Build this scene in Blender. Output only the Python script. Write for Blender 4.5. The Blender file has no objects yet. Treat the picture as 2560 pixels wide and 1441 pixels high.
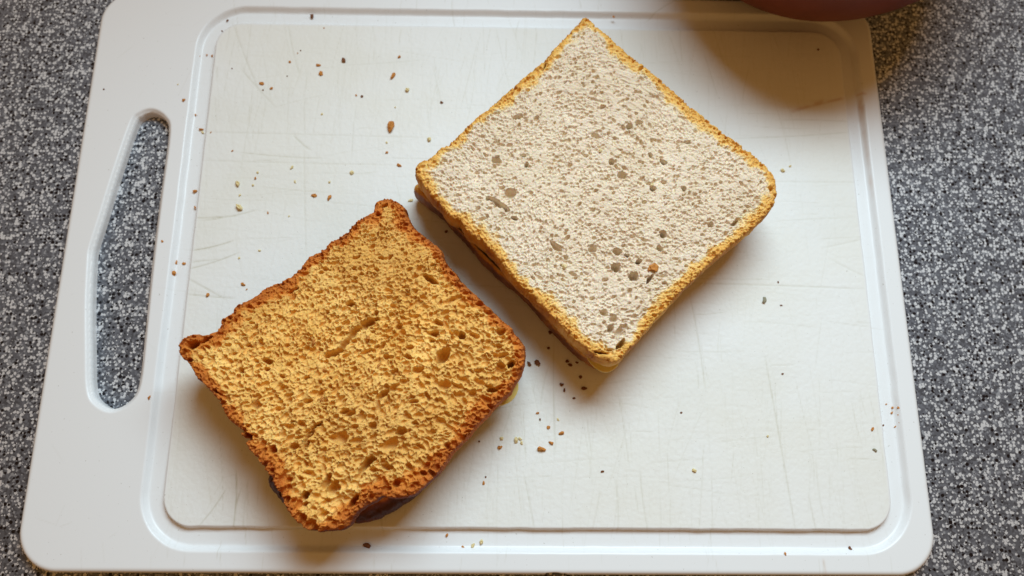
import bpy, math, random
import numpy as np
from mathutils import Matrix

# ------------------------------------------------------------------ camera, light, exposure
scene = bpy.context.scene
col = scene.collection
CAM = np.array([0.1901, 0.0448, 0.2976])          # metres; board top is z = 0, its near left corner is the origin
ANG = np.radians([13.45, -0.90, 0.36])
FPX = 1776.0


def rot(a):
    cx, sx, cy, sy, cz, sz = np.cos(a[0]), np.sin(a[0]), np.cos(a[1]), np.sin(a[1]), np.cos(a[2]), np.sin(a[2])
    X = np.array([[1, 0, 0], [0, cx, -sx], [0, sx, cx]])
    Y = np.array([[cy, 0, sy], [0, 1, 0], [-sy, 0, cy]])
    Z = np.array([[cz, -sz, 0], [sz, cz, 0], [0, 0, 1]])
    return Z @ Y @ X


RC = rot(ANG)
cam_data = bpy.data.cameras.new('camera')
cam_data.sensor_width = 36
cam_data.lens = FPX / 2560 * 36
cam_data.clip_start = 0.01
cam_data.clip_end = 50
cam_data.dof.use_dof = True
cam_data.dof.focus_distance = 0.275
cam_data.dof.aperture_fstop = 8.0
cam = bpy.data.objects.new('camera', cam_data)
M = Matrix([list(RC[i]) + [CAM[i]] for i in range(3)] + [[0, 0, 0, 1]])
cam.matrix_world = M
col.objects.link(cam)
scene.camera = cam

world = bpy.data.worlds.new('World')
scene.world = world
world.use_nodes = True
bg = world.node_tree.nodes['Background']
bg.inputs['Color'].default_value = (1.0, 0.50, 0.15, 1)
bg.inputs['Strength'].default_value = 0.29


def area_light(name, loc, target, sx, sy, power, color):
    d = bpy.data.lights.new(name, 'AREA')
    d.shape = 'RECTANGLE'
    d.size, d.size_y = sx, sy
    d.energy = power
    d.color = color
    o = bpy.data.objects.new(name, d)
    o.location = loc
    v = Matrix.Translation(loc).to_translation() - Matrix.Translation(target).to_translation()
    o.rotation_euler = v.to_track_quat('Z', 'Y').to_euler()
    col.objects.link(o)
    return o


# the kitchen window behind the worktop
area_light('window_light', (0.31, 0.42, 0.55), (0.28, 0.0, 0.55), 0.40, 0.40, 9.0, (0.69, 0.89, 1.0))

scene.view_settings.view_transform = 'Standard'
scene.view_settings.look = 'None'
scene.view_settings.exposure = 0.0
scene.view_settings.gamma = 1.0
scene.view_settings.use_curve_mapping = False
scene.render.engine = 'CYCLES'

# ------------------------------------------------------------------ helpers
rng = np.random.default_rng(7)
random.seed(7)
mm = 0.001


def at(px, z=0.0):
    """photo pixel -> point on the level plane z (metres)"""
    p = np.atleast_2d(np.asarray(px, float))
    d = np.stack([(p[:, 0] - 1280) / FPX, -(p[:, 1] - 720.5) / FPX, -np.ones(len(p))], 1) @ RC.T
    t = (z - CAM[2]) / d[:, 2]
    return np.stack([CAM[0] + t * d[:, 0], CAM[1] + t * d[:, 1]], 1)


def smooth(a, b, x):
    t = np.clip((x - a) / (b - a), 0, 1)
    return t * t * (3 - 2 * t)


class Noise:
    """periodic 2-D value noise, about -1..1"""
    def __init__(self, seed):
        self.t = np.random.default_rng(seed).uniform(-1, 1, (256, 256))

    def __call__(self, x, y, size):
        u, v = np.asarray(x) / size, np.asarray(y) / size
        i, j = np.floor(u).astype(int), np.floor(v).astype(int)
        f, g = u - i, v - j
        f, g = f * f * (3 - 2 * f), g * g * (3 - 2 * g)
        t = self.t
        a, b = t[i % 256, j % 256], t[(i + 1) % 256, j % 256]
        c, d = t[i % 256, (j + 1) % 256], t[(i + 1) % 256, (j + 1) % 256]
        return (a * (1 - f) + b * f) * (1 - g) + (c * (1 - f) + d * f) * g

    def fbm(self, x, y, size, octaves=3, gain=0.55):
        s, a, tot = 0, 1.0, 0
        for k in range(octaves):
            s = s + a * self(np.asarray(x) + 31.7 * k * size, np.asarray(y) - 17.3 * k * size, size / 2 ** k)
            tot += a
            a *= gain
        return s / tot


def foam(x, y, cell, seed, power, jitter=0.95):
    """cell walls of a foam: returns wall distance (F2 - F1, metres) and a random number per cell"""
    r = np.random.default_rng(seed)
    jx, jy, rv = (r.random((256, 256)) for _ in range(3))
    i0, j0 = np.floor(x / cell).astype(int), np.floor(y / cell).astype(int)
    f1 = np.full(x.shape, 1e9)
    f2 = np.full(x.shape, 1e9)
    val = np.zeros(x.shape)
    for di in (-2, -1, 0, 1, 2):
        for dj in (-2, -1, 0, 1, 2):
            i, j = i0 + di, j0 + dj
            a, b = i % 256, j % 256
            v = rv[a, b]
            d = np.hypot(x - (i + 0.5 + (jx[a, b] - 0.5) * jitter) * cell, y - (j + 0.5 + (jy[a, b] - 0.5) * jitter) * cell)
            d = d - power * cell * (v - 0.5)                # bigger and smaller cells
            near = d < f1
            f2 = np.where(near, f1, np.minimum(f2, d))
            val = np.where(near, v, val)
            f1 = np.where(near, d, f1)
    return f2 - f1, val


def catmull(pts, n=5):
    p = np.asarray(pts, float)
    a, b, c, d = np.roll(p, 1, 0), p, np.roll(p, -1, 0), np.roll(p, -2, 0)
    out = []
    for k in range(n):
        t = k / n
        out.append(0.5 * (2 * b + (c - a) * t + (2 * a - 5 * b + 4 * c - d) * t * t + (3 * b - a - 3 * c + d) * t ** 3))
    return np.stack(out, 1).reshape(-1, 2)


def poly_sdf(X, Y, poly):
    """signed distance to a closed polygon, positive inside"""
    d2 = np.full(X.shape, 1e9)
    inside = np.zeros(X.shape, bool)
    n = len(poly)
    for k in range(n):
        ax, ay = poly[k]
        bx, by = poly[(k + 1) % n]
        ex, ey = bx - ax, by - ay
        L = ex * ex + ey * ey
        if L < 1e-16:
            continue
        t = np.clip(((X - ax) * ex + (Y - ay) * ey) / L, 0, 1)
        d2 = np.minimum(d2, (X - ax - t * ex) ** 2 + (Y - ay - t * ey) ** 2)
        if ay != by:
            cross = ((ay > Y) != (by > Y)) & (X < (bx - ax) * (Y - ay) / (by - ay) + ax)
            inside ^= cross
    d = np.sqrt(d2)
    return np.where(inside, d, -d)


def round_rect(X, Y, x0, x1, y0, y1, r):
    qx = np.abs(X - (x0 + x1) / 2) - (x1 - x0) / 2 + r
    qy = np.abs(Y - (y0 + y1) / 2) - (y1 - y0) / 2 + r
    return -(np.hypot(np.maximum(qx, 0), np.maximum(qy, 0)) + np.minimum(np.maximum(qx, qy), 0) - r)


def mesh_obj(name, verts, quads, material, attrs=None, ngons=None, parent=None, smooth_shade=True):
    """one mesh object; quads an (n,4) int array, ngons an optional list of vertex loops"""
    me = bpy.data.meshes.new(name)
    nq = len(quads)
    ngons = ngons or []
    loops = np.concatenate([np.asarray(quads, np.int32).ravel()] + [np.asarray(g, np.int32) for g in ngons])
    tot = np.concatenate([np.full(nq, 4, np.int32), np.array([len(g) for g in ngons], np.int32)]).astype(np.int32)
    start = np.concatenate([[0], np.cumsum(tot)[:-1]]).astype(np.int32)
    me.vertices.add(len(verts))
    me.vertices.foreach_set('co', np.asarray(verts, np.float32).ravel())
    me.loops.add(len(loops))
    me.loops.foreach_set('vertex_index', loops)
    me.polygons.add(len(tot))
    me.polygons.foreach_set('loop_start', start)
    me.polygons.foreach_set('loop_total', tot)
    me.update(calc_edges=True)
    if smooth_shade:
        me.polygons.foreach_set('use_smooth', np.ones(len(tot), bool))
    for k, v in (attrs or {}).items():
        a = me.attributes.new(k, 'FLOAT', 'POINT')
        a.data.foreach_set('value', np.asarray(v, np.float32))
    me.materials.append(material)
    o = bpy.data.objects.new(name, me)
    col.objects.link(o)
    if parent:
        o.parent = parent
    return o


def tag(o, label, cat, group=None):
    o['label'] = label
    o['category'] = cat
    if group:
        o['group'] = group
    return o


def field(x0, x1, y0, y1, step):
    nx, ny = int((x1 - x0) / step) + 1, int((y1 - y0) / step) + 1
    gx, gy = np.linspace(x0, x1, nx), np.linspace(y0, y1, ny)
    return np.meshgrid(gx, gy, indexing='ij')


def cut_grid(X, Y, sd):
    """keep the cells inside sd > 0, snap the border to sd = 0.
    returns moved X, Y, quad index array, directed border edges (inside on the left), outward normals"""
    nx, ny = X.shape
    step = X[1, 0] - X[0, 0]
    gx, gy = np.gradient(sd, step)
    gl = np.hypot(gx, gy) + 1e-9
    gx, gy = gx / gl, gy / gl
    cen = (sd[:-1, :-1] + sd[1:, :-1] + sd[:-1, 1:] + sd[1:, 1:]) / 4
    keep = cen > 0
    I = np.arange(nx * ny).reshape(nx, ny)
    quads = np.stack([I[:-1, :-1], I[1:, :-1], I[1:, 1:], I[:-1, 1:]], -1)[keep]
    pad = np.pad(keep, 1)
    edges = []
    for di, dj, a, b in ((0, -1, (0, 0), (1, 0)), (1, 0, (1, 0), (1, 1)), (0, 1, (1, 1), (0, 1)), (-1, 0, (0, 1), (0, 0))):
        nb = pad[1 + di:1 + di + nx - 1, 1 + dj:1 + dj + ny - 1]
        m = keep & ~nb
        ii, jj = np.nonzero(m)
        edges.append(np.stack([I[ii + a[0], jj + a[1]], I[ii + b[0], jj + b[1]]], 1))
    edges = np.concatenate(edges)
    bv = np.unique(edges)
    Xf, Yf = X.ravel().copy(), Y.ravel().copy()
    nxn, nyn = -gx.ravel(), -gy.ravel()
    s = np.clip(sd.ravel()[bv], -1.2 * step, 1.2 * step)
    Xf[bv] += nxn[bv] * s
    Yf[bv] += nyn[bv] * s
    return Xf, Yf, quads, edges, bv, nxn, nyn


def loops_from(edges):
    nxt = {}
    for a, b in edges.tolist():
        nxt.setdefault(a, []).append(b)
    out = []
    while nxt:
        s = next(iter(nxt))
        loop, cur = [], s
        while cur in nxt:
            loop.append(cur)
            l = nxt[cur]
            n = l.pop()
            if not l:
                del nxt[cur]
            cur = n
            if cur == s:
                break
        out.append(loop)
    return out


# ------------------------------------------------------------------ materials
def mat(name):
    m = bpy.data.materials.new(name)
    m.use_nodes = True
    nt = m.node_tree
    return m, nt, nt.nodes['Principled BSDF']


def N(nt, kind, **kw):
    n = nt.nodes.new(kind)
    for k, v in kw.items():
        if k in n.inputs.keys():
            n.inputs[k].default_value = v
        else:
            setattr(n, k, v)
    return n


def ramp(nt, stops, interp='LINEAR'):
    r = nt.nodes.new('ShaderNodeValToRGB')
    r.color_ramp.interpolation = interp
    e = r.color_ramp.elements
    while len(e) < len(stops):
        e.new(0.5)
    for k, (p, c) in enumerate(stops):
        e[k].position = p
        e[k].color = (*c, 1)
    return r


def mixc(nt, fac, a, b, blend='MIX'):
    n = nt.nodes.new('ShaderNodeMix')
    n.data_type = 'RGBA'
    n.blend_type = blend
    for sock, v in ((n.inputs[0], fac), (n.inputs[6], a), (n.inputs[7], b)):
        if hasattr(v, 'links'):
            nt.links.new(v, sock)
        elif isinstance(v, (int, float)):
            sock.default_value = v
        else:
            sock.default_value = (*v, 1)
    return n.outputs[2]


def math_n(nt, op, a, b=None, clamp=False):
    n = nt.nodes.new('ShaderNodeMath')
    n.operation = op
    n.use_clamp = clamp
    for k, v in enumerate((a, b)):
        if v is None:
            continue
        if hasattr(v, 'links'):
            nt.links.new(v, n.inputs[k])
        else:
            n.inputs[k].default_value = v
    return n.outputs[0]


def worktop_material():
    m, nt, b = mat('speckled_laminate')
    tc = N(nt, 'ShaderNodeTexCoord')
    warp = N(nt, 'ShaderNodeTexNoise', Scale=700.0, Detail=1.0)
    nt.links.new(tc.outputs['Object'], warp.inputs['Vector'])
    add = N(nt, 'ShaderNodeVectorMath', operation='MULTIPLY_ADD')
    nt.links.new(warp.outputs['Color'], add.inputs[0])
    add.inputs[1].default_value = (0.0005, 0.0005, 0)
    nt.links.new(tc.outputs['Object'], add.inputs[2])

    def vor(scale, off):
        mp = N(nt, 'ShaderNodeMapping')
        mp.inputs['Location'].default_value = (off, off * 0.7, 0)
        nt.links.new(add.outputs[0], mp.inputs['Vector'])
        v = N(nt, 'ShaderNodeTexVoronoi', Scale=scale)
        v.voronoi_dimensions = '2D'
        nt.links.new(mp.outputs[0], v.inputs['Vector'])
        s = N(nt, 'ShaderNodeSeparateColor')
        nt.links.new(v.outputs['Color'], s.inputs[0])
        return v.outputs['Distance'], s.outputs[0], s.outputs[1]
    d0, r0, g0 = vor(1200.0, 0.0)
    base = ramp(nt, [(0.0, (0.085, 0.09, 0.105)), (0.25, (0.125, 0.134, 0.158)), (0.60, (0.17, 0.182, 0.212)), (0.86, (0.33, 0.35, 0.385))], 'CONSTANT')
    nt.links.new(r0, base.inputs[0])
    d1, r1, g1 = vor(740.0, 0.37)
    chip = math_n(nt, 'LESS_THAN', d1, math_n(nt, 'MULTIPLY', g1, 0.62))
    light = math_n(nt, 'MULTIPLY', chip, math_n(nt, 'GREATER_THAN', r1, 0.36))
    c = mixc(nt, light, base.outputs[0], (0.68, 0.70, 0.73))
    d2, r2, g2 = vor(560.0, 0.81)
    dk = math_n(nt, 'MULTIPLY', math_n(nt, 'LESS_THAN', d2, math_n(nt, 'MULTIPLY', g2, 0.46)), math_n(nt, 'GREATER_THAN', r2, 0.60))
    c = mixc(nt, dk, c, (0.006, 0.006, 0.010))
    nt.links.new(c, b.inputs['Base Color'])
    b.inputs['Roughness'].default_value = 0.42
    b.inputs['Specular IOR Level'].default_value = 0.35
    return m


def board_material():
    m, nt, b = mat('white_cutting_plastic')
    tc = N(nt, 'ShaderNodeTexCoord')
    st = N(nt, 'ShaderNodeAttribute', attribute_name='stain')
    rough = N(nt, 'ShaderNodeAttribute', attribute_name='worn')
    och = N(nt, 'ShaderNodeAttribute', attribute_name='ochre')
    n1 = N(nt, 'ShaderNodeTexNoise', Scale=14.0, Detail=5.0, Roughness=0.6)
    nt.links.new(tc.outputs['Object'], n1.inputs['Vector'])
    tone = ramp(nt, [(0.38, (0.80, 0.795, 0.765)), (0.62, (0.775, 0.755, 0.685))])
    nt.links.new(n1.outputs['Fac'], tone.inputs[0])
    c = mixc(nt, math_n(nt, 'MULTIPLY', rough.outputs['Fac'], 0.8), (0.80, 0.805, 0.81), tone.outputs[0])
    n2 = N(nt, 'ShaderNodeTexNoise', Scale=900.0, Detail=2.0)
    nt.links.new(tc.outputs['Object'], n2.inputs['Vector'])
    spot = ramp(nt, [(0.715, (0, 0, 0)), (0.76, (1, 1, 1))])
    nt.links.new(n2.outputs['Fac'], spot.inputs[0])
    c = mixc(nt, math_n(nt, 'MULTIPLY', spot.outputs[0], 0.4), c, (0.25, 0.22, 0.15))
    c = mixc(nt, st.outputs['Fac'], c, (0.36, 0.32, 0.17))
    c = mixc(nt, och.outputs['Fac'], c, (0.46, 0.20, 0.04))
    nt.links.new(c, b.inputs['Base Color'])
    b.inputs['Specular IOR Level'].default_value = 0.4
    rn = nt.nodes.new('ShaderNodeMath')
    rn.operation = 'MULTIPLY_ADD'
    nt.links.new(rough.outputs['Fac'], rn.inputs[0])
    rn.inputs[1].default_value = 0.20
    rn.inputs[2].default_value = 0.36
    nt.links.new(rn.outputs[0], b.inputs['Roughness'])
    n3 = N(nt, 'ShaderNodeTexNoise', Scale=650.0, Detail=3.0, Roughness=0.65)
    nt.links.new(tc.outputs['Object'], n3.inputs['Vector'])
    bump = N(nt, 'ShaderNodeBump', Distance=0.00016)
    nt.links.new(n3.outputs['Fac'], bump.inputs['Height'])
    bs = nt.nodes.new('ShaderNodeMath')
    bs.operation = 'MULTIPLY_ADD'
    nt.links.new(rough.outputs['Fac'], bs.inputs[0])
    bs.inputs[1].default_value = 0.50
    bs.inputs[2].default_value = 0.06
    nt.links.new(bs.outputs[0], bump.inputs['Strength'])
    nt.links.new(bump.outputs[0], b.inputs['Normal'])
    return m


def bread_material(name, crumb_a, crumb_b, crust_stops, sss, sscale, uneven):
    m, nt, b = mat(name)
    tc = N(nt, 'ShaderNodeTexCoord')
    cr = N(nt, 'ShaderNodeAttribute', attribute_name='crust')
    n1 = N(nt, 'ShaderNodeTexNoise', Scale=60.0, Detail=6.0, Roughness=0.7)
    nt.links.new(tc.outputs['Object'], n1.inputs['Vector'])
    cc = ramp(nt, [(0.35, crumb_a), (0.68, crumb_b)])
    nt.links.new(n1.outputs['Fac'], cc.inputs[0])
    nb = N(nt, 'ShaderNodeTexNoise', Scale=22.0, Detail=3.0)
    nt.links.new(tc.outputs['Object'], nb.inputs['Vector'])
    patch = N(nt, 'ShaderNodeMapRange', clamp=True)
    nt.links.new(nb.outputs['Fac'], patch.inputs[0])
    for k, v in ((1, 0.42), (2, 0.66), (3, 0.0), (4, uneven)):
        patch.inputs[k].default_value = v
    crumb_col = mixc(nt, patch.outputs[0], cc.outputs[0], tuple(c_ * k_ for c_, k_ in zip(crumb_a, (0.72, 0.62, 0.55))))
    n2 = N(nt, 'ShaderNodeTexNoise', Scale=300.0, Detail=5.0, Roughness=0.75)
    nt.links.new(tc.outputs['Object'], n2.inputs['Vector'])
    f = math_n(nt, 'ADD', cr.outputs['Fac'], math_n(nt, 'MULTIPLY', math_n(nt, 'SUBTRACT', n2.outputs['Fac'], 0.5), 1.0))
    f = math_n(nt, 'MULTIPLY', f, 0.5, True)
    rr = ramp(nt, crust_stops)
    nt.links.new(f, rr.inputs[0])
    fade = N(nt, 'ShaderNodeMapRange', clamp=True)
    nt.links.new(f, fade.inputs[0])
    fade.inputs[1].default_value = crust_stops[0][0]
    fade.inputs[2].default_value = crust_stops[1][0]
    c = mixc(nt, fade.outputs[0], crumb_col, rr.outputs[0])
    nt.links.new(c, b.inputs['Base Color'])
    rg = N(nt, 'ShaderNodeMapRange', clamp=True)
    nt.links.new(f, rg.inputs[0])
    for k, v in ((1, 0.55), (2, 0.9), (3, 0.78), (4, 0.42)):
        rg.inputs[k].default_value = v
    nt.links.new(rg.outputs[0], b.inputs['Roughness'])
    b.inputs['Specular IOR Level'].default_value = 0.25
    b.inputs['Subsurface Weight'].default_value = sss
    b.inputs['Subsurface Radius'].default_value = (1.0, 0.55, 0.22)
    b.inputs['Subsurface Scale'].default_value = sscale
    n3 = N(nt, 'ShaderNodeTexNoise', Scale=1700.0, Detail=2.0)
    nt.links.new(tc.outputs['Object'], n3.inputs['Vector'])
    bump = N(nt, 'ShaderNodeBump', Distance=0.00025, Strength=0.5)
    nt.links.new(n3.outputs['Fac'], bump.inputs['Height'])
    nt.links.new(bump.outputs[0], b.inputs['Normal'])
    return m


def plain_material(name, a, bcol, scale, rough, sss=0.0, spec=0.4):
    m, nt, b = mat(name)
    tc = N(nt, 'ShaderNodeTexCoord')
    n1 = N(nt, 'ShaderNodeTexNoise', Scale=scale, Detail=4.0)
    nt.links.new(tc.outputs['Object'], n1.inputs['Vector'])
    r = ramp(nt, [(0.35, a), (0.65, bcol)])
    nt.links.new(n1.outputs['Fac'], r.inputs[0])
    nt.links.new(r.outputs[0], b.inputs['Base Color'])
    b.inputs['Roughness'].default_value = rough
    b.inputs['Specular IOR Level'].default_value = spec
    b.inputs['Subsurface Weight'].default_value = sss
    b.inputs['Subsurface Radius'].default_value = (1.0, 0.6, 0.3)
    b.inputs['Subsurface Scale'].default_value = 0.001
    return m


MAT_TOP = worktop_material()
MAT_BOARD = board_material()
MAT_WHITE = bread_material('white_bread', (0.74, 0.60, 0.435), (0.81, 0.675, 0.52),
                           [(0.12, (0.80, 0.66, 0.42)), (0.36, (0.82, 0.54, 0.19)), (0.52, (0.74, 0.40, 0.09)),
                            (0.70, (0.42, 0.155, 0.03)), (0.95, (0.17, 0.045, 0.012))], 0.4, 0.0007, 0.15)
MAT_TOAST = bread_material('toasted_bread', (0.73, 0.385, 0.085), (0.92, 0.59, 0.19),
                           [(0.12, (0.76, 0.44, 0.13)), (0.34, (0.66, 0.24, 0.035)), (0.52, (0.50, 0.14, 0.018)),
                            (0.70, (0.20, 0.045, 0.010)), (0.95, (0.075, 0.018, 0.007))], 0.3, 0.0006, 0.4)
MAT_CHEESE = plain_material('pale_filling', (0.72, 0.58, 0.16), (0.78, 0.66, 0.24), 80.0, 0.4, 0.4)
MAT_POT = plain_material('red_brown_glaze', (0.13, 0.022, 0.006), (0.16, 0.029, 0.008), 60.0, 0.5, 0.0, 0.2)
MAT_CRUMB = {
    'o': plain_material('toasted_crumb', (0.42, 0.13, 0.02), (0.62, 0.28, 0.06), 900.0, 0.8),
    'y': plain_material('pale_crumb', (0.66, 0.50, 0.22), (0.76, 0.66, 0.38), 900.0, 0.8),
    'd': plain_material('dark_crumb', (0.09, 0.03, 0.012), (0.24, 0.08, 0.02), 900.0, 0.8),
    'g': plain_material('grey_crumb', (0.24, 0.22, 0.14), (0.34, 0.31, 0.22), 900.0, 0.8),
}

# ------------------------------------------------------------------ worktop
T = 6 * mm                                            # board thickness
wv = [(-0.7, -0.35, -T), (1.1, -0.35, -T), (1.1, 0.85, -T), (-0.7, 0.85, -T),
      (-0.7, -0.35, -T - 0.038), (1.1, -0.35, -T - 0.038), (1.1, 0.85, -T - 0.038), (-0.7, 0.85, -T - 0.038)]
wt = mesh_obj('worktop', wv, np.array([(0, 1, 2, 3), (7, 6, 5, 4), (4, 5, 1, 0), (5, 6, 2, 1), (6, 7, 3, 2), (7, 4, 0, 3)]),
              MAT_TOP, smooth_shade=False)
wt['kind'] = 'structure'

# ------------------------------------------------------------------ cutting board
BW, BH = 0.365, 0.260
nz = Noise(3)
nz2 = Noise(11)


def build_board():
    X, Y = field(-0.001, BW + 0.001, -0.001, BH + 0.001, 0.45 * mm)
    outer = round_rect(X, Y, 0, BW, 0, BH, 17 * mm)
    slot_pts = np.array([(22.2, 190.1), (17.8, 165.9), (14.6, 145.0), (12.9, 134.5), (12.5, 130.5), (12.8, 126), (14.6, 108), (17.6, 88), (20.2, 72.5),
                         (23.5, 66.5), (30.3, 63.4), (36.6, 66.5), (39.6, 73.5), (39.5, 92.9), (38.9, 114.5), (38.6, 131.2),
                         (38.5, 159.2), (38.5, 186.6), (35.9, 193.6), (30.2, 196.9), (25.0, 195.2)]) * mm
    slot = poly_sdf(X, Y, catmull(slot_pts, 4))
    chip = at([(1392, 1441)])[0]
    chip_d = np.hypot((X - chip[0]) / 3.2, (Y - chip[1]) / 1.0) - 1.3 * mm * (1 + 0.3 * nz(X, Y, 1.5 * mm))
    sd = np.minimum(np.minimum(outer, -slot), chip_d)
    Xf, Yf, quads, edges, bv, nx, ny = cut_grid(X, Y, sd)
    d = sd.ravel().copy()
    d[bv] = 0
    XX, YY = Xf, Yf
    # rounded outer edge, chamfered grip slot
    r = 2.2 * mm
    z = np.zeros_like(d)
    do = outer.ravel().copy()
    e = np.clip(r - do, 0, r)
    z -= r - np.sqrt(np.maximum(r * r - e * e, 0))
    ds = (-slot).ravel()
    z -= 1.5 * mm * (1 - smooth(0, 1.7 * mm, np.maximum(ds, 0)))
    # juice groove
    go = round_rect(XX, YY, 47.8 * mm, 355.7 * mm, 9.6 * mm, 250.4 * mm, 21 * mm)
    gi = round_rect(XX, YY, 55.5 * mm, 348.6 * mm, 17.5 * mm, 242.7 * mm, 12 * mm)
    wob = 0.12 * mm * nz(XX, YY, 6 * mm)
    z -= 2.7 * mm * smooth(-1.6 * mm, 0.9 * mm, go + wob) * (1 - smooth(-0.75 * mm, 0.25 * mm, gi + wob))
    worn = smooth(0.2 * mm, 1.2 * mm, gi)
    # cuts and stains
    stain = np.zeros_like(d)
    ochre = np.zeros_like(d)
    depth = np.zeros_like(d)
    SH = X.shape
    S2, O2, D2 = stain.reshape(SH), ochre.reshape(SH), depth.reshape(SH)
    st = X[1, 0] - X[0, 0]

    def stroke(a, b, width, amount, target, cut=0.0, bend=0.0, broken=0.5):
        ax, ay = a
        bx, by = b
        pad = 3 * width + abs(bend) + 1 * mm
        i0, i1 = int(max(0, (min(ax, bx) - pad - X[0, 0]) / st)), int(min(SH[0], (max(ax, bx) + pad - X[0, 0]) / st + 2))
        j0, j1 = int(max(0, (min(ay, by) - pad - Y[0, 0]) / st)), int(min(SH[1], (max(ay, by) + pad - Y[0, 0]) / st + 2))
        if i1 <= i0 or j1 <= j0:
            return
        xs, ys = X[i0:i1, j0:j1], Y[i0:i1, j0:j1]
        L = math.hypot(bx - ax, by - ay)
        ux, uy = (bx - ax) / L, (by - ay) / L
        t = (xs - ax) * ux + (ys - ay) * uy
        s = -(xs - ax) * uy + (ys - ay) * ux
        s = s - bend * 4 * (t / L) * (1 - t / L)
        ends = smooth(-0.15 * L - 0.1 * mm, 0.15 * L, t) * (1 - smooth(0.85 * L, 1.15 * L + 0.1 * mm, t))
        g = np.exp(-(s / width) ** 2) * ends * (1 - broken * (0.5 + 0.5 * nz2(xs, ys, 2.2 * mm)))
        target[i0:i1, j0:j1] = np.maximum(target[i0:i1, j0:j1], amount * g)
        if cut:
            D2[i0:i1, j0:j1] = np.maximum(D2[i0:i1, j0:j1], cut * g)

    cuts = [((490, 545), (592, 540), .5), ((485, 626), (578, 604), .6), ((480, 656), (545, 650), .4), ((476, 672), (592, 634), .5),
            ((476, 700), (562, 748), .5), ((470, 736), (582, 746), .45), ((505, 552), (640, 526), .4), ((510, 330), (1080, 345), .22),
            ((600, 381), (800, 396), .35), ((520, 402), (972, 413), .22), ((585, 66), (650, 232), .3), ((722, 70), (748, 185), .3),
            ((605, 176), (682, 262), .35), ((1950, 300), (2120, 304), .3), ((1850, 346), (2120, 331), .32), ((1870, 452), (2140, 456), .2),
            ((1720, 708), (2150, 722), .35), ((1724, 740), (1762, 965), .35), ((1915, 905), (1988, 1322), .4), ((2022, 1240), (2041, 1328), .35),
            ((590, 1180), (583, 1320), .6), ((602, 1225), (586, 1300), .5), ((562, 1228), (500, 1312), .45), ((735, 340), (775, 375), .5),
            ((1385, 850), (1388, 1120), .35), ((1370, 920), (1352, 1010), .25), ((1330, 960), (1350, 1050), .2), ((1540, 1210), (1545, 1330), .3),
            ((1600, 1180), (1620, 1330), .3), ((1500, 1230), (1480, 1330), .2), ((1310, 1190), (1335, 1320), .35), ((760, 380), (765, 640), .22),
            ((950, 1250), (955, 1330), .3), ((2040, 1150), (2060, 1300), .2), ((1130, 0), (1136, 60), .3), ((1690, 0), (1620, 45), .4),
            ((1448, 0), (1452, 20), .3), ((2060, 620), (2150, 600), .2), ((2080, 650), (2160, 690), .2)]
    for a, b, k in cuts:
        stroke(at([a])[0], at([b])[0], 0.30 * mm, k, S2, 0.10 * mm, bend=random.uniform(-.6, .6) * mm)
    R = random.Random(21)
    for k in range(1500):                                   # fine knife marks, mostly across the board's short side
        if R.random() < 0.68:
            x = R.uniform(57, 347) * mm
            y = R.choice([R.uniform(18, 70), R.uniform(185, 242), R.uniform(18, 242)]) * mm
            a = R.gauss(90, 9)
        else:
            x, y, a = R.uniform(57, 347) * mm, R.uniform(30, 235) * mm, R.gauss(0, 6)
        L = R.uniform(5, 34) * mm
        dx, dy = math.cos(math.radians(a)) * L / 2, math.sin(math.radians(a)) * L / 2
        stroke((x - dx, y - dy), (x + dx, y + dy), R.uniform(.15, .26) * mm, R.uniform(.03, .10) + .22 * R.random() ** 5, S2, R.uniform(0.01, .05) * mm,
               bend=R.uniform(-.5, .5) * mm)
    for k in range(46):                                    # short nicks on the far and near rims
        x = R.uniform(50, 350) * mm
        y = R.choice([R.uniform(1, 9), R.uniform(250, 259)]) * mm
        stroke((x, y - 3 * mm), (x + R.uniform(-1, 1) * mm, y + 3 * mm), .2 * mm, R.uniform(.05, .25), S2, 0.02 * mm)
    for k in range(26):                                    # on the handle side
        x, y, a = R.uniform(3, 46) * mm, R.uniform(8, 252) * mm, R.uniform(0, 180)
        L = R.uniform(3, 14) * mm
        stroke((x, y), (x + math.cos(a) * L, y + math.sin(a) * L), .2 * mm, R.uniform(.04, .16), S2)
    for a, b, w, k in (((1978, 278), (2010, 270), 1.0, .5), ((2000, 272), (2112, 245), .7, .55), ((2036, 262), (2060, 252), 1.1, .6),
                       ((2155, 240), (2152, 300), .5, .5), ((2148, 232), (2166, 236), .7, .5), ((2157, 262), (2158, 300), .9, .45),
                       ((2160, 300), (2184, 486), .5, .28), ((2350, 1200), (2310, 1220), .9, .1), ((2058, 1400), (2066, 1440), .5, .35)):
        stroke(at([a])[0], at([b])[0], w * mm, k, O2, broken=0.8)
    # olive film left in the worn middle of the board
    film = smooth(0.1, 0.75, nz2.fbm(XX * 0.55, YY, 38 * mm, 4) + 0.1) * 0.06 * worn
    dirt = (np.exp(-((gi + 0.55 * mm) / (0.35 * mm)) ** 2) * smooth(-0.2, 0.7, nz.fbm(XX, YY, 14 * mm, 3)) * 0.38)
    stain = np.clip(S2.ravel() + film + dirt, 0, 1)
    z -= D2.ravel()
    z += 0.05 * mm * nz2.fbm(XX, YY, 1.1 * mm, 2) * worn
    # border walls
    nb = len(bv)
    nv = len(XX)
    pos = {}
    remap = np.full(nv, -1)
    remap[bv] = np.arange(nb)
    levels = [(0.10, -0.5), (0.2, -0.8), (0.15, -0.92), (-0.5, -1.0)]
    isout = (do[bv] < ds[bv]).astype(float)
    verts = [np.stack([XX, YY, z], 1)]
    side = []
    prev = lambda e: e
    base = nv
    zb = z[bv]
    last_off = None
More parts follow.
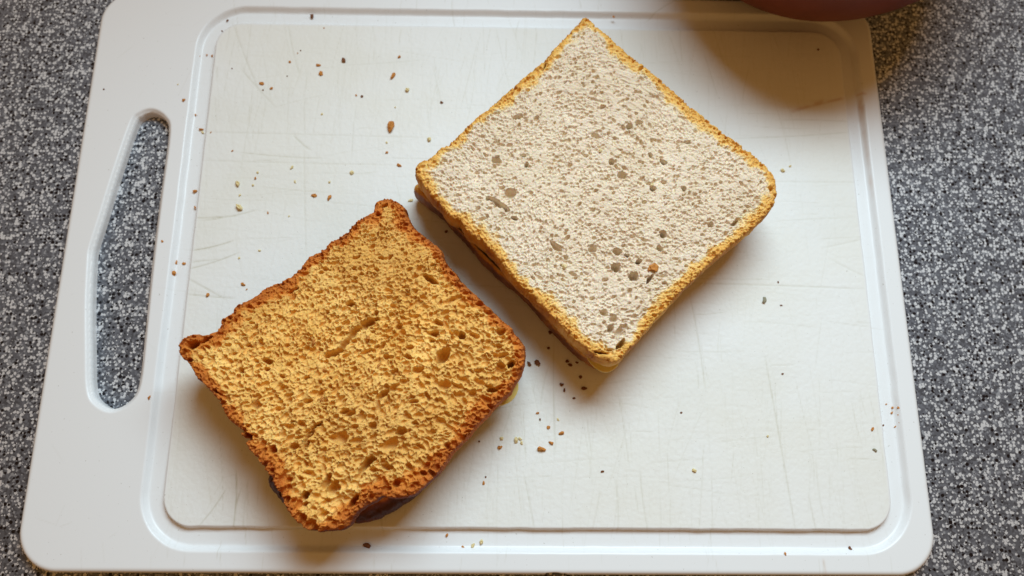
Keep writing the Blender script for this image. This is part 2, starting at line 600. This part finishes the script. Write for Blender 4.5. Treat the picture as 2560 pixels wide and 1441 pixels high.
    for k, (off, lev) in enumerate(levels):
        zz = zb + (-T + 0.00002 - zb) * (-lev if k < 3 else 1.0)
        o = off * mm * isout
        verts.append(np.stack([XX[bv] + nx[bv] * o, YY[bv] + ny[bv] * o, zz], 1))
        a, b2 = remap[edges[:, 0]], remap[edges[:, 1]]
        if k == 0:
            top_a, top_b = edges[:, 0], edges[:, 1]
        else:
            top_a, top_b = base + (k - 1) * nb + a, base + (k - 1) * nb + b2
        bot_a, bot_b = base + k * nb + a, base + k * nb + b2
        side.append(np.stack([top_b, top_a, bot_a, bot_b], 1))
    verts = np.concatenate(verts)
    quads = np.concatenate([quads] + side)
    ext = lambda v: np.concatenate([v] + [v[bv]] * len(levels))
    used = np.zeros(len(verts), bool)
    used[quads.ravel()] = True
    idx = np.cumsum(used) - 1
    o = mesh_obj('cutting_board', verts[used], idx[quads], MAT_BOARD,
                 {'stain': ext(stain)[used], 'worn': ext(worn)[used], 'ochre': ext(O2.ravel())[used]})
    tag(o, 'white plastic cutting board with grip slot, juice groove and knife marks', 'cutting board')


build_board()


# ------------------------------------------------------------------ bread slices
def bread_slice(name, outline, z0, z1, step, material, seed, crust_w, pores, big, flow, label, group,
                ragged=0.45, wave=0.7, dark_side=1.5, top_rough=1.0, part_labels=None, bulge=0.8, edge_dark=0.15, dome=0.0, foam_spec=None, grade=0.0, gdir=math.radians(-60)):
    """outline: metres, closed; pores: list of (rmin, rmax, per mm2, depth factor); big: (x, y, a, b, angle, depth) in metres"""
    g = np.random.default_rng(seed)
    na, nb_, nc = Noise(seed * 3 + 1), Noise(seed * 3 + 2), Noise(seed * 3 + 3)
    c = outline.mean(0)
    # local frame along the slice's edges keeps the grid small
    d = outline - c
    ang = math.radians(flow[2])
    ca, sa = math.cos(ang), math.sin(ang)
    loc = np.stack([d[:, 0] * ca + d[:, 1] * sa, -d[:, 0] * sa + d[:, 1] * ca], 1)
    x0, y0 = loc.min(0) - 2 * mm
    x1, y1 = loc.max(0) + 2 * mm
    X, Y = field(x0, x1, y0, y1, step)
    sd = poly_sdf(X, Y, loc)
    sd = sd + ragged * mm * (0.6 * na.fbm(X, Y, 2.6 * mm, 3) + 0.7 * nb_.fbm(X, Y, 6 * mm, 2))
    Xf, Yf, quads, edges, bv, nx, ny = cut_grid(X, Y, sd)
    s = sd.ravel().copy()
    s[bv] = 0
    x, y = X.ravel(), Y.ravel()
    # cell structure
    SH = X.shape
    st = X[1, 0] - X[0, 0]
    D = np.zeros(SH)
    wx = X + 0.22 * mm * na(X, Y, 0.9 * mm) + 0.35 * mm * nb_(X, Y, 2.2 * mm)
    wy = Y + 0.22 * mm * nc(X, Y, 0.9 * mm) + 0.35 * mm * na(Y, X, 2.2 * mm)

    def stamp(px, py, a, b, th, dep, rim=0.0):
        R_ = max(a, b) * 1.45 + 0.5 * mm
        i0, i1 = max(0, int((px - R_ - x0) / st)), min(SH[0], int((px + R_ - x0) / st) + 2)
        j0, j1 = max(0, int((py - R_ - y0) / st)), min(SH[1], int((py + R_ - y0) / st) + 2)
        if i1 <= i0 or j1 <= j0:
            return
        dx, dy = wx[i0:i1, j0:j1] - px, wy[i0:i1, j0:j1] - py
        ct, sn = math.cos(th), math.sin(th)
        rho2 = ((dx * ct + dy * sn) / a) ** 2 + ((-dx * sn + dy * ct) / b) ** 2
        dd = dep * np.maximum(1 - rho2, 0) ** 0.32
        if rim:
            dd = dd - rim * np.exp(-((np.sqrt(rho2) - 1.12) / 0.16) ** 2)
            cur = D[i0:i1, j0:j1]
            D[i0:i1, j0:j1] = np.where(dd > 0, np.maximum(cur, dd), np.where(cur > 0, cur, np.minimum(cur, dd)))
        else:
            D[i0:i1, j0:j1] = np.maximum(D[i0:i1, j0:j1], dd)

    area = (x1 - x0) * (y1 - y0) * 1e6
    for rmin, rmax, dens, df in pores:
        n = int(area * dens)
        px, py = g.uniform(x0, x1, n), g.uniform(y0, y1, n)
        rr = (rmin + (rmax - rmin) * g.random(n) ** 1.8) * mm
        el = g.uniform(1.0, flow[1], n)
        base = math.radians(flow[0]) - ang
        th = base + 0.9 * na(px, py, 24 * mm) * 1.4 + g.normal(0, 0.35, n)
        rr *= 1 + grade * np.clip((px * math.cos(gdir - ang) + py * math.sin(gdir - ang)) / (50 * mm), -1, 1)
        for k in range(n):
            stamp(px[k], py[k], rr[k] * el[k], rr[k] / math.sqrt(el[k]), th[k], rr[k] * df * g.uniform(0.45, 1.25), 0.05 * mm)
    if foam_spec:
        # fine foam, drawn out along the way the dough was rolled
        ta = math.radians(flow[0]) - ang + 0.5 * nb_(X, Y, 45 * mm)
        cu, su = np.cos(ta), np.sin(ta)
        u, v = (wx * cu + wy * su) / 1.35 + 0.2, -wx * su + wy * cu + 0.2
        for n_, (cell, depth, share) in enumerate(foam_spec):
            wd, val = foam(u, v, cell * mm, seed * 5 + n_, 0.5)
            mask = smooth(-share, 0.45 - share, nc.fbm(X, Y, 7 * mm, 2))
            D = np.maximum(D, depth * mm * (0.12 + 1.05 * val ** 1.6) * smooth(0.02 * mm, 0.36 * cell * mm, wd) * (0.35 + 0.65 * mask))
    for bx, by, a, b, th, dep in big:
        dx, dy = bx - c[0], by - c[1]
        stamp(dx * ca + dy * sa, -dx * sa + dy * ca, a, b, th - ang, dep, 0.05 * mm)
    D = D.ravel()
    # crust value: 0 crumb .. 1 crust .. 2 dark outer skin
    cw = crust_w * mm * (1 + 0.55 * nb_(x, y, 15 * mm) + 0.45 * nc(x, y, 3.5 * mm))
    cr = 1.0 * (1 - smooth(0.15, 1.5, s / cw)) + edge_dark * (1 - smooth(0.0, 0.35, s / cw))
    z = z1 + wave * mm * (0.8 * nb_.fbm(x, y, 34 * mm, 2) + 0.25 * na(x, y, 7 * mm))
    z += top_rough * mm * (0.07 * nc.fbm(x, y, 0.7 * mm, 2) + 0.10 * na.fbm(x, y, 1.7 * mm, 2))
    z -= D
    z -= 0.5 * mm * (1 - smooth(0, 1.0 * mm, s)) ** 2
    z -= dome * mm * (1 - smooth(0, 9 * mm, s)) ** 1.5
    z -= (0.7 if not dome else 0.15) * mm * cr * np.abs(na.fbm(x, y, 1.3 * mm, 2))
    verts = [np.stack([Xf, Yf, z], 1)]
    nb = len(bv)
    nv = len(x)
    remap = np.full(nv, -1)
    remap[bv] = np.arange(nb)
    K = 12
    side = []
    crs = [cr]
    zb = z[bv]
    a, b2 = remap[edges[:, 0]], remap[edges[:, 1]]
    for k in range(1, K + 1):
        t = k / K
        zz = zb + (z0 - zb) * t
        per = (Xf[bv] + Yf[bv] * 1.7)
        off = (bulge * mm * math.sin(math.pi * min(1, t * 1.02)) + 0.35 * mm * na.fbm(per, zz * 3 + per * .3, 2.0 * mm, 3) * (1 if k < K else .3)
               - 1.0 * mm * smooth(0.8, 1.0, t))
        verts.append(np.stack([Xf[bv] + nx[bv] * off, Yf[bv] + ny[bv] * off, zz], 1))
        if k == 1:
            ta, tb = edges[:, 0], edges[:, 1]
        else:
            ta, tb = nv + (k - 2) * nb + a, nv + (k - 2) * nb + b2
        side.append(np.stack([tb, ta, nv + (k - 1) * nb + a, nv + (k - 1) * nb + b2], 1))
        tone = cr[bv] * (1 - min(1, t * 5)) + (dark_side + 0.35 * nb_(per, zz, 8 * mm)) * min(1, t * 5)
        crs.append(tone)
    verts = np.concatenate(verts)
    verts[:, :2] = np.stack([c[0] + verts[:, 0] * ca - verts[:, 1] * sa, c[1] + verts[:, 0] * sa + verts[:, 1] * ca], 1)
    crv = np.concatenate(crs)
    sides = np.concatenate(side)
    crust_face = cr[quads].mean(1) > 0.5
    root = bpy.data.objects.new(name, None)
    root.location = (c[0], c[1], z0)
    root.empty_display_size = 0.02
    col.objects.link(root)
    tag(root, label, 'bread slice', group)
    verts = verts - np.array([c[0], c[1], z0])
    bottom = [np.array(l)[::-1] for l in loops_from(edges)]
    bottom = [nv + (K - 1) * nb + remap[l] for l in bottom if len(l) > 8]
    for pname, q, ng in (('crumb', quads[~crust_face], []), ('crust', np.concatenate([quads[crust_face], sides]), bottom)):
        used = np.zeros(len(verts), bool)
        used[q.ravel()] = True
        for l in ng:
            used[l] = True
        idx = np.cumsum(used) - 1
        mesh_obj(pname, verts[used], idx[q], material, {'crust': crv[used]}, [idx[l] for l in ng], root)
    return root


WH_TOP = [(1466, 43), (1483, 53), (1506, 75), (1561, 124), (1590, 147), (1652, 196), (1708, 248), (1757, 288), (1809, 327), (1855, 363),
          (1894, 395), (1920, 418), (1938, 444), (1945, 477), (1939, 503), (1920, 535), (1887, 565), (1829, 614), (1770, 663), (1711, 721),
          (1652, 783), (1600, 842), (1567, 880), (1549, 898), (1530, 904), (1506, 897), (1483, 882), (1444, 855), (1391, 799), (1339, 746),
          (1287, 694), (1248, 648), (1202, 599), (1172, 580), (1150, 551), (1122, 539), (1104, 514), (1078, 485), (1055, 456), (1042, 438),
          (1039, 418), (1049, 405), (1085, 389), (1095, 376), (1137, 343), (1176, 307), (1228, 265), (1281, 216), (1326, 177), (1359, 150),
          (1391, 115), (1424, 82), (1450, 53)]
WH_LOW = [(1043, 486), (1060, 510), (1111, 550), (1156, 597), (1194, 642), (1246, 694), (1300, 738), (1357, 799), (1395, 843), (1433, 882),
          (1471, 908), (1505, 924), (1530, 920)]
BR_TOP = [(970, 492), (988, 501), (1007, 516), (1016, 535), (1029, 560), (1057, 588), (1091, 613), (1113, 650), (1138, 685), (1163, 713),
          (1194, 741), (1226, 772), (1260, 803), (1282, 828), (1301, 853), (1310, 885), (1307, 916), (1294, 947), (1273, 978), (1238, 1010),
          (1207, 1044), (1169, 1085), (1138, 1116), (1113, 1153), (1088, 1184), (1051, 1222), (1020, 1241), (982, 1244), (951, 1241), (932, 1253),
          (895, 1275), (870, 1300), (857, 1316), (826, 1327), (782, 1330), (757, 1322), (735, 1303), (720, 1278), (701, 1247), (682, 1210),
          (667, 1185), (651, 1156), (626, 1131), (612, 1110), (622, 1098), (600, 1086), (607, 1075), (589, 1066), (570, 1050), (554, 1022),
          (532, 991), (514, 966), (489, 941), (470, 907), (448, 888), (445, 866), (457, 847), (482, 836), (501, 841), (523, 835),
          (551, 813), (548, 800), (570, 785), (595, 757), (632, 744), (657, 722), (682, 710), (726, 691), (751, 666), (770, 641),
          (801, 629), (826, 601), (857, 585), (876, 563), (901, 544), (926, 532), (938, 507), (957, 494)]
BR_LOW = [(1119, 1134), (1075, 1192), (1031, 1236), (1008, 1252), (972, 1275), (933, 1291), (904, 1299), (870, 1299), (830, 1310), (780, 1310), (735, 1284), (690, 1227), (676, 1200)]

ZT = 30 * mm
white_top = at(WH_TOP, ZT)
toast_top = at(BR_TOP, ZT)


def inset(poly, dist):
    a, b = np.roll(poly, 1, 0), np.roll(poly, -1, 0)
    t = b - a
    t /= np.linalg.norm(t, axis=1)[:, None] + 1e-12
    n = np.stack([-t[:, 1], t[:, 0]], 1)
    area = 0.5 * np.sum(poly[:, 0] * np.roll(poly[:, 1], -1) - np.roll(poly[:, 0], -1) * poly[:, 1])
    return poly + n * dist * (1 if area > 0 else -1)


# lower outlines: measured where they show, else following the slice above
wl = inset(white_top, 1.2 * mm)
white_low = np.concatenate([wl[:24], at(WH_LOW[::-1], 4 * mm), wl[42:]])
bl = inset(toast_top, 2.0 * mm)
toast_low = np.concatenate([bl[:22], at(BR_LOW, 8 * mm), bl[41:44], bl[48:]])


def tear(pts, half, dep):
    # a torn slit: overlapping pores along a line of photo pixels
    out = []
    for (ax, ay), (bx, by) in zip(pts[:-1], pts[1:]):
        n = max(1, int(math.hypot(bx - ax, by - ay) / 4))
        th = math.degrees(math.atan2(by - ay, bx - ax))
        for k in range(n):
            w = half * random.uniform(0.75, 1.15)
            out.append((ax + (bx - ax) * k / n, ay + (by - ay) * k / n, w * 1.4, w, th, dep * random.uniform(.8, 1.1)))
    return out


def px_pores(lst, z=ZT):
    out = []
    for x, y, a, b, th, dep in lst:
        p = at([(x, y)], z)[0]
        out.append((p[0], p[1], a / 6.6 * mm, b / 6.6 * mm, math.radians(-th), min(10.5, dep * 3.0) * mm))
    return out


# x, y, half length, half width (photo pixels), clockwise angle, depth in mm
TOAST_BIG = [(1105, 890, 24, 15, -60, 3.4), (1110, 962, 18, 12, -10, 2.2), (1278, 910, 11, 9, -40, 3.4), (850, 1095, 18, 17, 0, 2.6),
             (975, 1112, 22, 13, -35, 2.0), (915, 1160, 24, 9, -50, 3.2), (955, 985, 20, 8, -40, 2.4), (830, 1220, 20, 9, -65, 2.6),
             (815, 1205, 22, 8, -70, 2.4), (760, 1240, 12, 9, -70, 3.0), (835, 1218, 12, 10, 0, 2.4), (880, 1255, 20, 7, -55, 3.0),
             (835, 882, 17, 9, -25, 3.4), (858, 858, 20, 7, -50, 3.0), (885, 826, 22, 7, -42, 3.0), (917, 803, 18, 8, -20, 3.2), (938, 797, 8, 5, -10, 2.2),
             (1075, 697, 24, 8, 32, 2.4), (995, 815, 12, 8, -20, 2.0), (1085, 830, 12, 6, 0, 2.4), (1155, 838, 10, 9, 0, 2.4), (1080, 850, 8, 7, 0, 2.0),
             (770, 1090, 20, 4, -60, 2.4), (765, 1115, 14, 4, -80, 2.0), (790, 1062, 16, 4, -40, 2.0), (730, 725, 18, 4, -30, 2.0),
             (640, 1012, 15, 11, 10, 2.4), (665, 902, 12, 8, 10, 2.0), (600, 925, 10, 8, 30, 2.0), (875, 758, 12, 8, -10, 2.0),
             (990, 1210, 12, 10, -60, 2.2), (1066, 1165, 10, 8, -50, 2.0), (1230, 975, 13, 7, 0, 2.4), (680, 1125, 12, 9, -60, 2.2),
             (617, 1092, 14, 9, 35, 5.0), (478, 862, 15, 12, -30, 4.5), (512, 850, 18, 5, -30, 2.2), (945, 533, 8, 6, 0, 3.0), (960, 512, 9, 5, -20, 2.5),
             (1000, 1080, 16, 9, -30, 2.0), (930, 1065, 10, 9, 0, 1.8), (1150, 985, 12, 8, 0, 1.6), (1045, 925, 16, 8, -10, 1.6), (720, 1000, 10, 7, 0, 1.6)]
WHITE_BIG = [(1557, 436, 14, 12, -20, 2.0), (1530, 404, 8, 9, 0, 2.0), (1277, 483, 15, 13, 0, 1.7), (1245, 508, 24, 8, 38, 2.0), (1262, 520, 10, 6, 38, 2.6),
             (1285, 545, 7, 4, 30, 2.2), (1584, 690, 13, 12, 0, 2.6), (1539, 667, 11, 12, -40, 2.4), (1657, 584, 10, 10, 0, 2.4), (1567, 637, 7, 5, 0, 2.6),
             (1598, 653, 9, 6, -40, 2.4), (1625, 697, 17, 5, -52, 2.2), (1543, 628, 11, 10, 0, 1.6), (1482, 622, 11, 9, 0, 1.6), (1575, 315, 10, 7, -20, 2.2),
             (1628, 385, 8, 6, 60, 2.4), (1658, 403, 10, 5, 20, 2.2), (1490, 338, 13, 8, 0, 1.6), (1295, 292, 17, 6, -12, 1.6), (1632, 470, 9, 9, 0, 2.0),
             (1710, 470, 6, 6, 0, 2.2), (1777, 562, 9, 8, 0, 1.6), (1553, 860, 17, 7, -48, 2.6), (1505, 882, 18, 4, 10, 2.2), (1548, 830, 14, 9, -40, 1.6),
             (1840, 555, 14, 6, -35, 1.8), (1510, 782, 10, 9, 0, 1.6), (1534, 795, 10, 9, 0, 1.6), (1527, 822, 9, 10, 0, 1.6), (1390, 615, 20, 7, 40, 1.4),
             (1650, 620, 9, 9, 0, 1.6), (1308, 390, 7, 5, 0, 2.2), (1315, 412, 8, 5, -60, 1.8), (1362, 163, 14, 3, -62, 2.0), (1441, 156, 4, 4, 0, 2.2),
             (1240, 400, 12, 8, 0, 1.5), (1720, 355, 10, 6, 0, 1.4), (1600, 305, 12, 6, 0, 1.3), (1930, 470, 8, 6, -40, 2.0)]

bread_slice('bread_slice', catmull(white_low, 3), 0.2 * mm, 14.3 * mm, 0.6 * mm, MAT_WHITE, 5, 3.6, [(0.5, 1.0, 0.25, 1.0)], [], (0, 1.6, 42),
            'lower white bread slice with brown crust, mostly hidden under the pale slice', None, dark_side=1.75)
bread_slice('bread_slice', catmull(white_top, 3), 15.6 * mm, ZT, 0.21 * mm, MAT_WHITE, 2, 4.6,
            [(0.38, 0.74, 0.34, 2.5), (0.70, 1.0, 0.03, 2.4)], px_pores(WHITE_BIG + tear([(1222, 494), (1245, 505), (1272, 527)], 6, 1.7) + tear([(1357, 172), (1366, 152)], 2.6, 1.6)), (0, 1.7, 42),
            'pale white bread slice with thin golden crust, topmost of the untoasted sandwich', None, ragged=0.65, dark_side=1.1, foam_spec=[(1.15, 1.15, 0.25), (0.72, 0.6, 0.4)])
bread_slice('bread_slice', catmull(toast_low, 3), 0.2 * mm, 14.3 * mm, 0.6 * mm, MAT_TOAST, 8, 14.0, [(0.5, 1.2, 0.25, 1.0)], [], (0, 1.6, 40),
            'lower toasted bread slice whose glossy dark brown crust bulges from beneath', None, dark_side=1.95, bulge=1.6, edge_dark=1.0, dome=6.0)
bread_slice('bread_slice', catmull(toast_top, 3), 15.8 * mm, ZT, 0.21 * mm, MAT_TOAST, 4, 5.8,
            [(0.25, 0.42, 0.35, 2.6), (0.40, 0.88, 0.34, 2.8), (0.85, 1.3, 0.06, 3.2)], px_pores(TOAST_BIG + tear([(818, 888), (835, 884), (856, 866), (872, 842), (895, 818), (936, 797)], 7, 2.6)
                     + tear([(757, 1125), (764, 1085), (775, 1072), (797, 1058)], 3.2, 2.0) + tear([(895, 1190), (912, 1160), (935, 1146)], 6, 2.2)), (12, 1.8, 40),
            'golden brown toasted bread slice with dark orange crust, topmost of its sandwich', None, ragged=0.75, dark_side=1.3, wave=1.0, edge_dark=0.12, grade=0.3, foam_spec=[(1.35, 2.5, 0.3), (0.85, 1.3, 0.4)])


def filling(name, outline, z0, z1, label):
    poly = catmull(outline, 3)
    c = poly.mean(0)
    n = len(poly)
    v = []
    rings = [(0.0, z0), (0.35, (2 * z0 + z1) / 3), (0.35, (z0 + 2 * z1) / 3), (0.0, z1)]
    for off, z in rings:
        p = inset(poly, -off * mm)
        v += [(x - c[0], y - c[1], z - z0 + 0.15 * mm * math.sin(k * 0.9)) for k, (x, y) in enumerate(p)]
    area = 0.5 * np.sum(poly[:, 0] * np.roll(poly[:, 1], -1) - np.roll(poly[:, 0], -1) * poly[:, 1])
    q = []
    for r in range(3):
        for k in range(n):
            m_ = (k + 1) % n
            q.append((r * n + k, r * n + m_, (r + 1) * n + m_, (r + 1) * n + k))
    q = np.array(q)
    top, bot = list(range(3 * n, 4 * n)), list(range(n))[::-1]
    if area < 0:
        q = q[:, ::-1]
        top, bot = top[::-1], bot[::-1]
    o = mesh_obj(name, v, q, MAT_CHEESE, ngons=[top, bot])
    o.location = (c[0], c[1], z0)
    return tag(o, label, 'filling')


fw = inset(white_top, 5 * mm)
fw[24:26] = at([(1525, 928), (1499, 926)], 14.8 * mm)
fw[26] = at([(1470, 898)], 14.8 * mm)[0]
fw[23] = at([(1546, 905)], 14.8 * mm)[0]
filling('sandwich_filling', fw, 14.5 * mm, 15.6 * mm, 'thin pale yellow filling showing at the near corner of the white sandwich')
fb = inset(toast_top, 5 * mm)
fb[17:20] = at([(1294, 962), (1284, 994), (1256, 1012)], 15 * mm)
filling('sandwich_filling', fb, 14.5 * mm, 15.8 * mm, 'thin greenish yellow filling peeping out under the toasted slice')


# ------------------------------------------------------------------ earthenware pot beyond the board's far corner
def lathe(name, prof, seg, material):
    v, q = [], []
    for r, z in prof:
        v += [(r * math.cos(2 * math.pi * k / seg), r * math.sin(2 * math.pi * k / seg), z) for k in range(seg)]
    for i in range(len(prof) - 1):
        for k in range(seg):
            m_ = (k + 1) % seg
            q.append((i * seg + k, i * seg + m_, (i + 1) * seg + m_, (i + 1) * seg + k))
    return mesh_obj(name, v, np.array(q), material)


PR, PZ = 0.080, 0.066                                   # belly radius, height of the belly
pot_c = at([(2128, -455)], PZ - T)[0]
prof = [(0.001, 0.0), (0.034, 0.0), (0.040, 0.002), (0.042, 0.005)]
for k in range(22):
    a = math.radians(-50 + k * 5.3)
    prof.append((PR * math.cos(a) * 1.0, PZ + 0.076 * math.sin(a)))
prof += [(0.034, 0.140), (0.036, 0.147), (0.040, 0.150), (0.038, 0.151), (0.032, 0.146), (0.030, 0.137)]
for k in range(12):
    a = math.radians(60 - k * 11.5)
    prof.append((0.072 * math.cos(a), PZ + 0.060 * math.sin(a)))
prof.append((0.001, 0.008))
pot = lathe('round_pot', prof, 96, MAT_POT)
pot.location = (pot_c[0], pot_c[1], -T)
tag(pot, 'round dark red-brown pot beside the far corner of the board', 'pot')

# ------------------------------------------------------------------ crumbs
import bmesh


def crumb_mesh(seed):
    r = random.Random(seed)
    bm = bmesh.new()
    bmesh.ops.create_icosphere(bm, subdivisions=2, radius=0.5)
    n = Noise(seed + 100)
    for v in bm.verts:
        k = 1 + 0.55 * float(n(v.co.x + v.co.z * .7 + 3, v.co.y - v.co.z * .6 + 3, 0.30)) + r.uniform(-.16, .16)
        v.co *= k
    lo = min(v.co.z for v in bm.verts)
    for v in bm.verts:
        v.co.z = (v.co.z - lo)
    me = bpy.data.meshes.new('bread_crumb')
    bm.to_mesh(me)
    bm.free()
    return me


BASES = {}
for t in 'oydg':
    BASES[t] = []
    for k in range(5):
        me = crumb_mesh(ord(t) * 7 + k)
        me.materials.append(MAT_CRUMB[t])
        BASES[t].append(me)
KIND = {'o': 'orange-brown', 'y': 'pale yellow', 'd': 'dark brown', 'g': 'greyish'}
CR = random.Random(5)


def crumb(x, y, size, t, where, z=0.0, special=None, elong=None, angle=None):
    p = at([(x, y)], z)[0]
    me = CR.choice(BASES[t])
    o = bpy.data.objects.new('bread_crumb', me)
    s = size / (6.0 if z < 0.01 else 6.6) * mm * 1.1
    e = elong or CR.uniform(1.0, 1.6)
    o.scale = (s * e, s / e ** .5, s * CR.uniform(.4, .75))
    o.rotation_euler = (0, 0, math.radians(-angle) if angle is not None else CR.uniform(0, 6.28))
    o.location = (p[0], p[1], z + (0.12 * mm if z < -0.2 * mm else -0.03 * mm))
    col.objects.link(o)
    if special:
        tag(o, special, 'crumb', 'bread crumbs')
    else:
        tag(o, '%s %s bread crumb %s' % ('tiny' if size < 5 else 'small' if size < 8 else 'larger', KIND[t], where), 'crumb', 'bread crumbs %s' % where)


def groove_z(x, y):
    X, Y = at([(x, y)])[0]
    go = float(round_rect(np.array(X), np.array(Y), 47.8 * mm, 355.7 * mm, 9.6 * mm, 250.4 * mm, 21 * mm))
    gi = float(round_rect(np.array(X), np.array(Y), 55.5 * mm, 348.6 * mm, 17.5 * mm, 242.7 * mm, 12 * mm))
    return float(-2.7 * mm * smooth(-1.6 * mm, 0.9 * mm, go) * (1 - smooth(-0.75 * mm, 0.25 * mm, gi)))


W1 = 'on the board, farther back than the largest oblong crumb'
W1c = 'on the board between the largest oblong crumb and the toast'
for a in [(810, 71, 4, 'o'), (725, 156, 7, 'o'), (796, 164, 8, 'o'), (802, 185, 11, 'o'), (860, 152, 10, 'd'), (999, 143, 7, 'o'),
          (655, 210, 11, 'o'), (679, 222, 7, 'o'), (658, 226, 3, 'd'), (1019, 226, 8, 'y'), (905, 242, 6, 'd'), (891, 239, 5, 'o'), (988, 269, 4, 'y'),
          (805, 286, 5, 'y'), (967, 382, 6, 'o'), (998, 414, 8, 'o'), (581, 378, 5, 'o'), (730, 420, 7, 'y'), (880, 433, 8, 'y'), (644, 432, 6, 'y'),
          (639, 447, 6, 'o'), (633, 464, 5, 'y'), (600, 489, 5, 'y'), (738, 455, 5, 'y'), (824, 456, 5, 'y'),
          (1027, 502, 8, 'y'), (580, 172, 3, 'd'), (744, 134, 4, 'o'), (752, 127, 3, 'd'), (718, 191, 3, 'd'),
          (670, 533, 5, 'o'), (723, 541, 4, 'y'), (599, 646, 5, 'y'), (649, 627, 4, 'y'), (1104, 257, 6, 'd'), (1073, 350, 8, 'y'), (967, 357, 4, 'y')]:
    crumb(*a, W1 if a[1] < 300 else W1c)
crumb(978, 318, 19, 'o', '', special='largest orange-brown crust crumb, oblong, lying alone on the white board', elong=1.5, angle=-75)
crumb(983, 191, 12, 'o', '', special='pointed orange-brown crumb sliver beyond the largest oblong crumb', elong=1.9, angle=-60)
crumb(596, 461, 12, 'y', '', special='plump pale yellow crumb, farther of two plump ones near the groove')
crumb(599, 520, 14, 'y', '', special='plump pale yellow crumb, nearer the toast of two plump ones')
W1b = 'just beyond the far corner of the toasted sandwich'
for a in [(785, 490, 9, 'o'), (824, 496, 9, 'o')]:
    crumb(*a, W1b)
W2 = 'lying in the juice groove beside the grip slot'
for a in [(499, 142, 6, 'o'), (518, 139, 4, 'o'), (531, 141, 5, 'o'), (490, 289, 5, 'o'), (503, 325, 7, 'o'), (507, 332, 6, 'y'), (527, 332, 4, 'o'),
          (488, 480, 9, 'o'), (489, 520, 6, 'o'), (569, 53, 5, 'd'), (442, 658, 7, 'o'), (461, 660, 7, 'o'), (436, 684, 11, 'o'), (556, 80, 4, 'd')]:
    crumb(*a, W2, z=groove_z(a[0], a[1]))
W3 = 'on the smooth handle side of the board'
for a in [(460, 251, 7, 'o'), (406, 604, 5, 'o'), (374, 994, 6, 'o'), (445, 212, 4, 'y'), (260, 224, 4, 'd')]:
    crumb(*a, W3)
W4 = 'on the board near the left corner of the toasted sandwich'
for a in [(609, 711, 7, 'o'), (617, 724, 4, 'o'), (520, 738, 9, 'o')]:
    crumb(*a, W4)
W5 = 'in the shadow below the near corner of the white sandwich'
for a in [(1323, 910, 8, 'd'), (1343, 908, 12, 'd'), (1371, 871, 6, 'd'), (1418, 904, 7, 'd'), (1425, 913, 7, 'd'), (1442, 907, 5, 'd'), (1451, 943, 7, 'd'),
          (1404, 962, 7, 'd'), (1411, 976, 6, 'd'), (1460, 972, 9, 'd'), (1435, 996, 5, 'd'), (1116, 580, 7, 'd'), (1376, 832, 8, 'd')]:
    crumb(*a, W5)
W6 = 'in the scatter between the toast and the near groove'
for a in [(1344, 1033, 6, 'o'), (1350, 1049, 4, 'd'), (1395, 1049, 5, 'y'), (1371, 1069, 9, 'o'), (1404, 1083, 8, 'o'), (1379, 1108, 8, 'o'), (1351, 1122, 12, 'o'),
          (1290, 1101, 8, 'y'), (1300, 1097, 6, 'y'), (1304, 1107, 6, 'y'), (1254, 1096, 6, 'y'), (1250, 1118, 8, 'o'), (1214, 1193, 4, 'd'), (1209, 1208, 6, 'o'),
          (1506, 1179, 5, 'd'), (1198, 1104, 4, 'd'), (1735, 1176, 6, 'y')]:
    crumb(*a, W6)
W7 = 'on the near rim or groove below the toast'
for a in [(1117, 1338, 6, 'o'), (1204, 1355, 9, 'y'), (1183, 1363, 8, 'y'), (1157, 1367, 5, 'o'), (2124, 1371, 6, 'd'), (1963, 1385, 5, 'o'), (918, 1364, 12, 'd')]:
    crumb(*a, W7, z=groove_z(a[0], a[1]))
W8 = 'in the cluster on the long groove opposite the handle'
for a in [(2215, 1011, 4, 'o'), (2230, 1020, 5, 'o'), (2246, 1021, 7, 'o'), (2228, 1033, 5, 'o'), (2240, 1033, 5, 'o'), (2247, 1040, 8, 'o'), (2249, 1057, 7, 'o'),
          (2181, 1073, 8, 'o'), (2237, 1067, 4, 'o'), (2207, 1064, 4, 'd')]:
    crumb(*a, W8, z=groove_z(a[0], a[1]))
W9 = 'beyond the white sandwich, away from the handle'
for a in [(2187, 1126, 8, 'g'), (1910, 752, 12, 'g'), (1956, 427, 8, 'y'), (1975, 416, 5, 'y'), (1956, 935, 4, 'd'), (1919, 1091, 4, 'y'), (2045, 125, 5, 'd'),
          (1953, 764, 4, 'd'), (1945, 706, 4, 'd'), (1703, 1032, 4, 'd'), (1534, 43, 6, 'o')]:
    crumb(*a, W9)
crumb(781, 44, 9, 'd', '', z=groove_z(781, 44), special='dark brown crumb in the far groove of the board')
crumb(1632, 672, 20, 'o', '', z=ZT - .2 * mm, special='orange-brown crust crumb lying on the white slice')
for a in [(1630, 463, 8, 'y'), (1500, 377, 8, 'y'), (1410, 667, 9, 'y')]:
    crumb(*a, 'lying on the white slice', z=ZT - .2 * mm)
for a in [(785, 855, 10, 'o'), (920, 846, 8, 'o'), (947, 915, 9, 'o'), (812, 925, 7, 'o'), (805, 998, 9, 'o'), (990, 935, 7, 'o'), (1022, 995, 6, 'o'), (885, 965, 9, 'o')]:
    crumb(*a, 'lying on the toasted slice', z=ZT - .3 * mm)
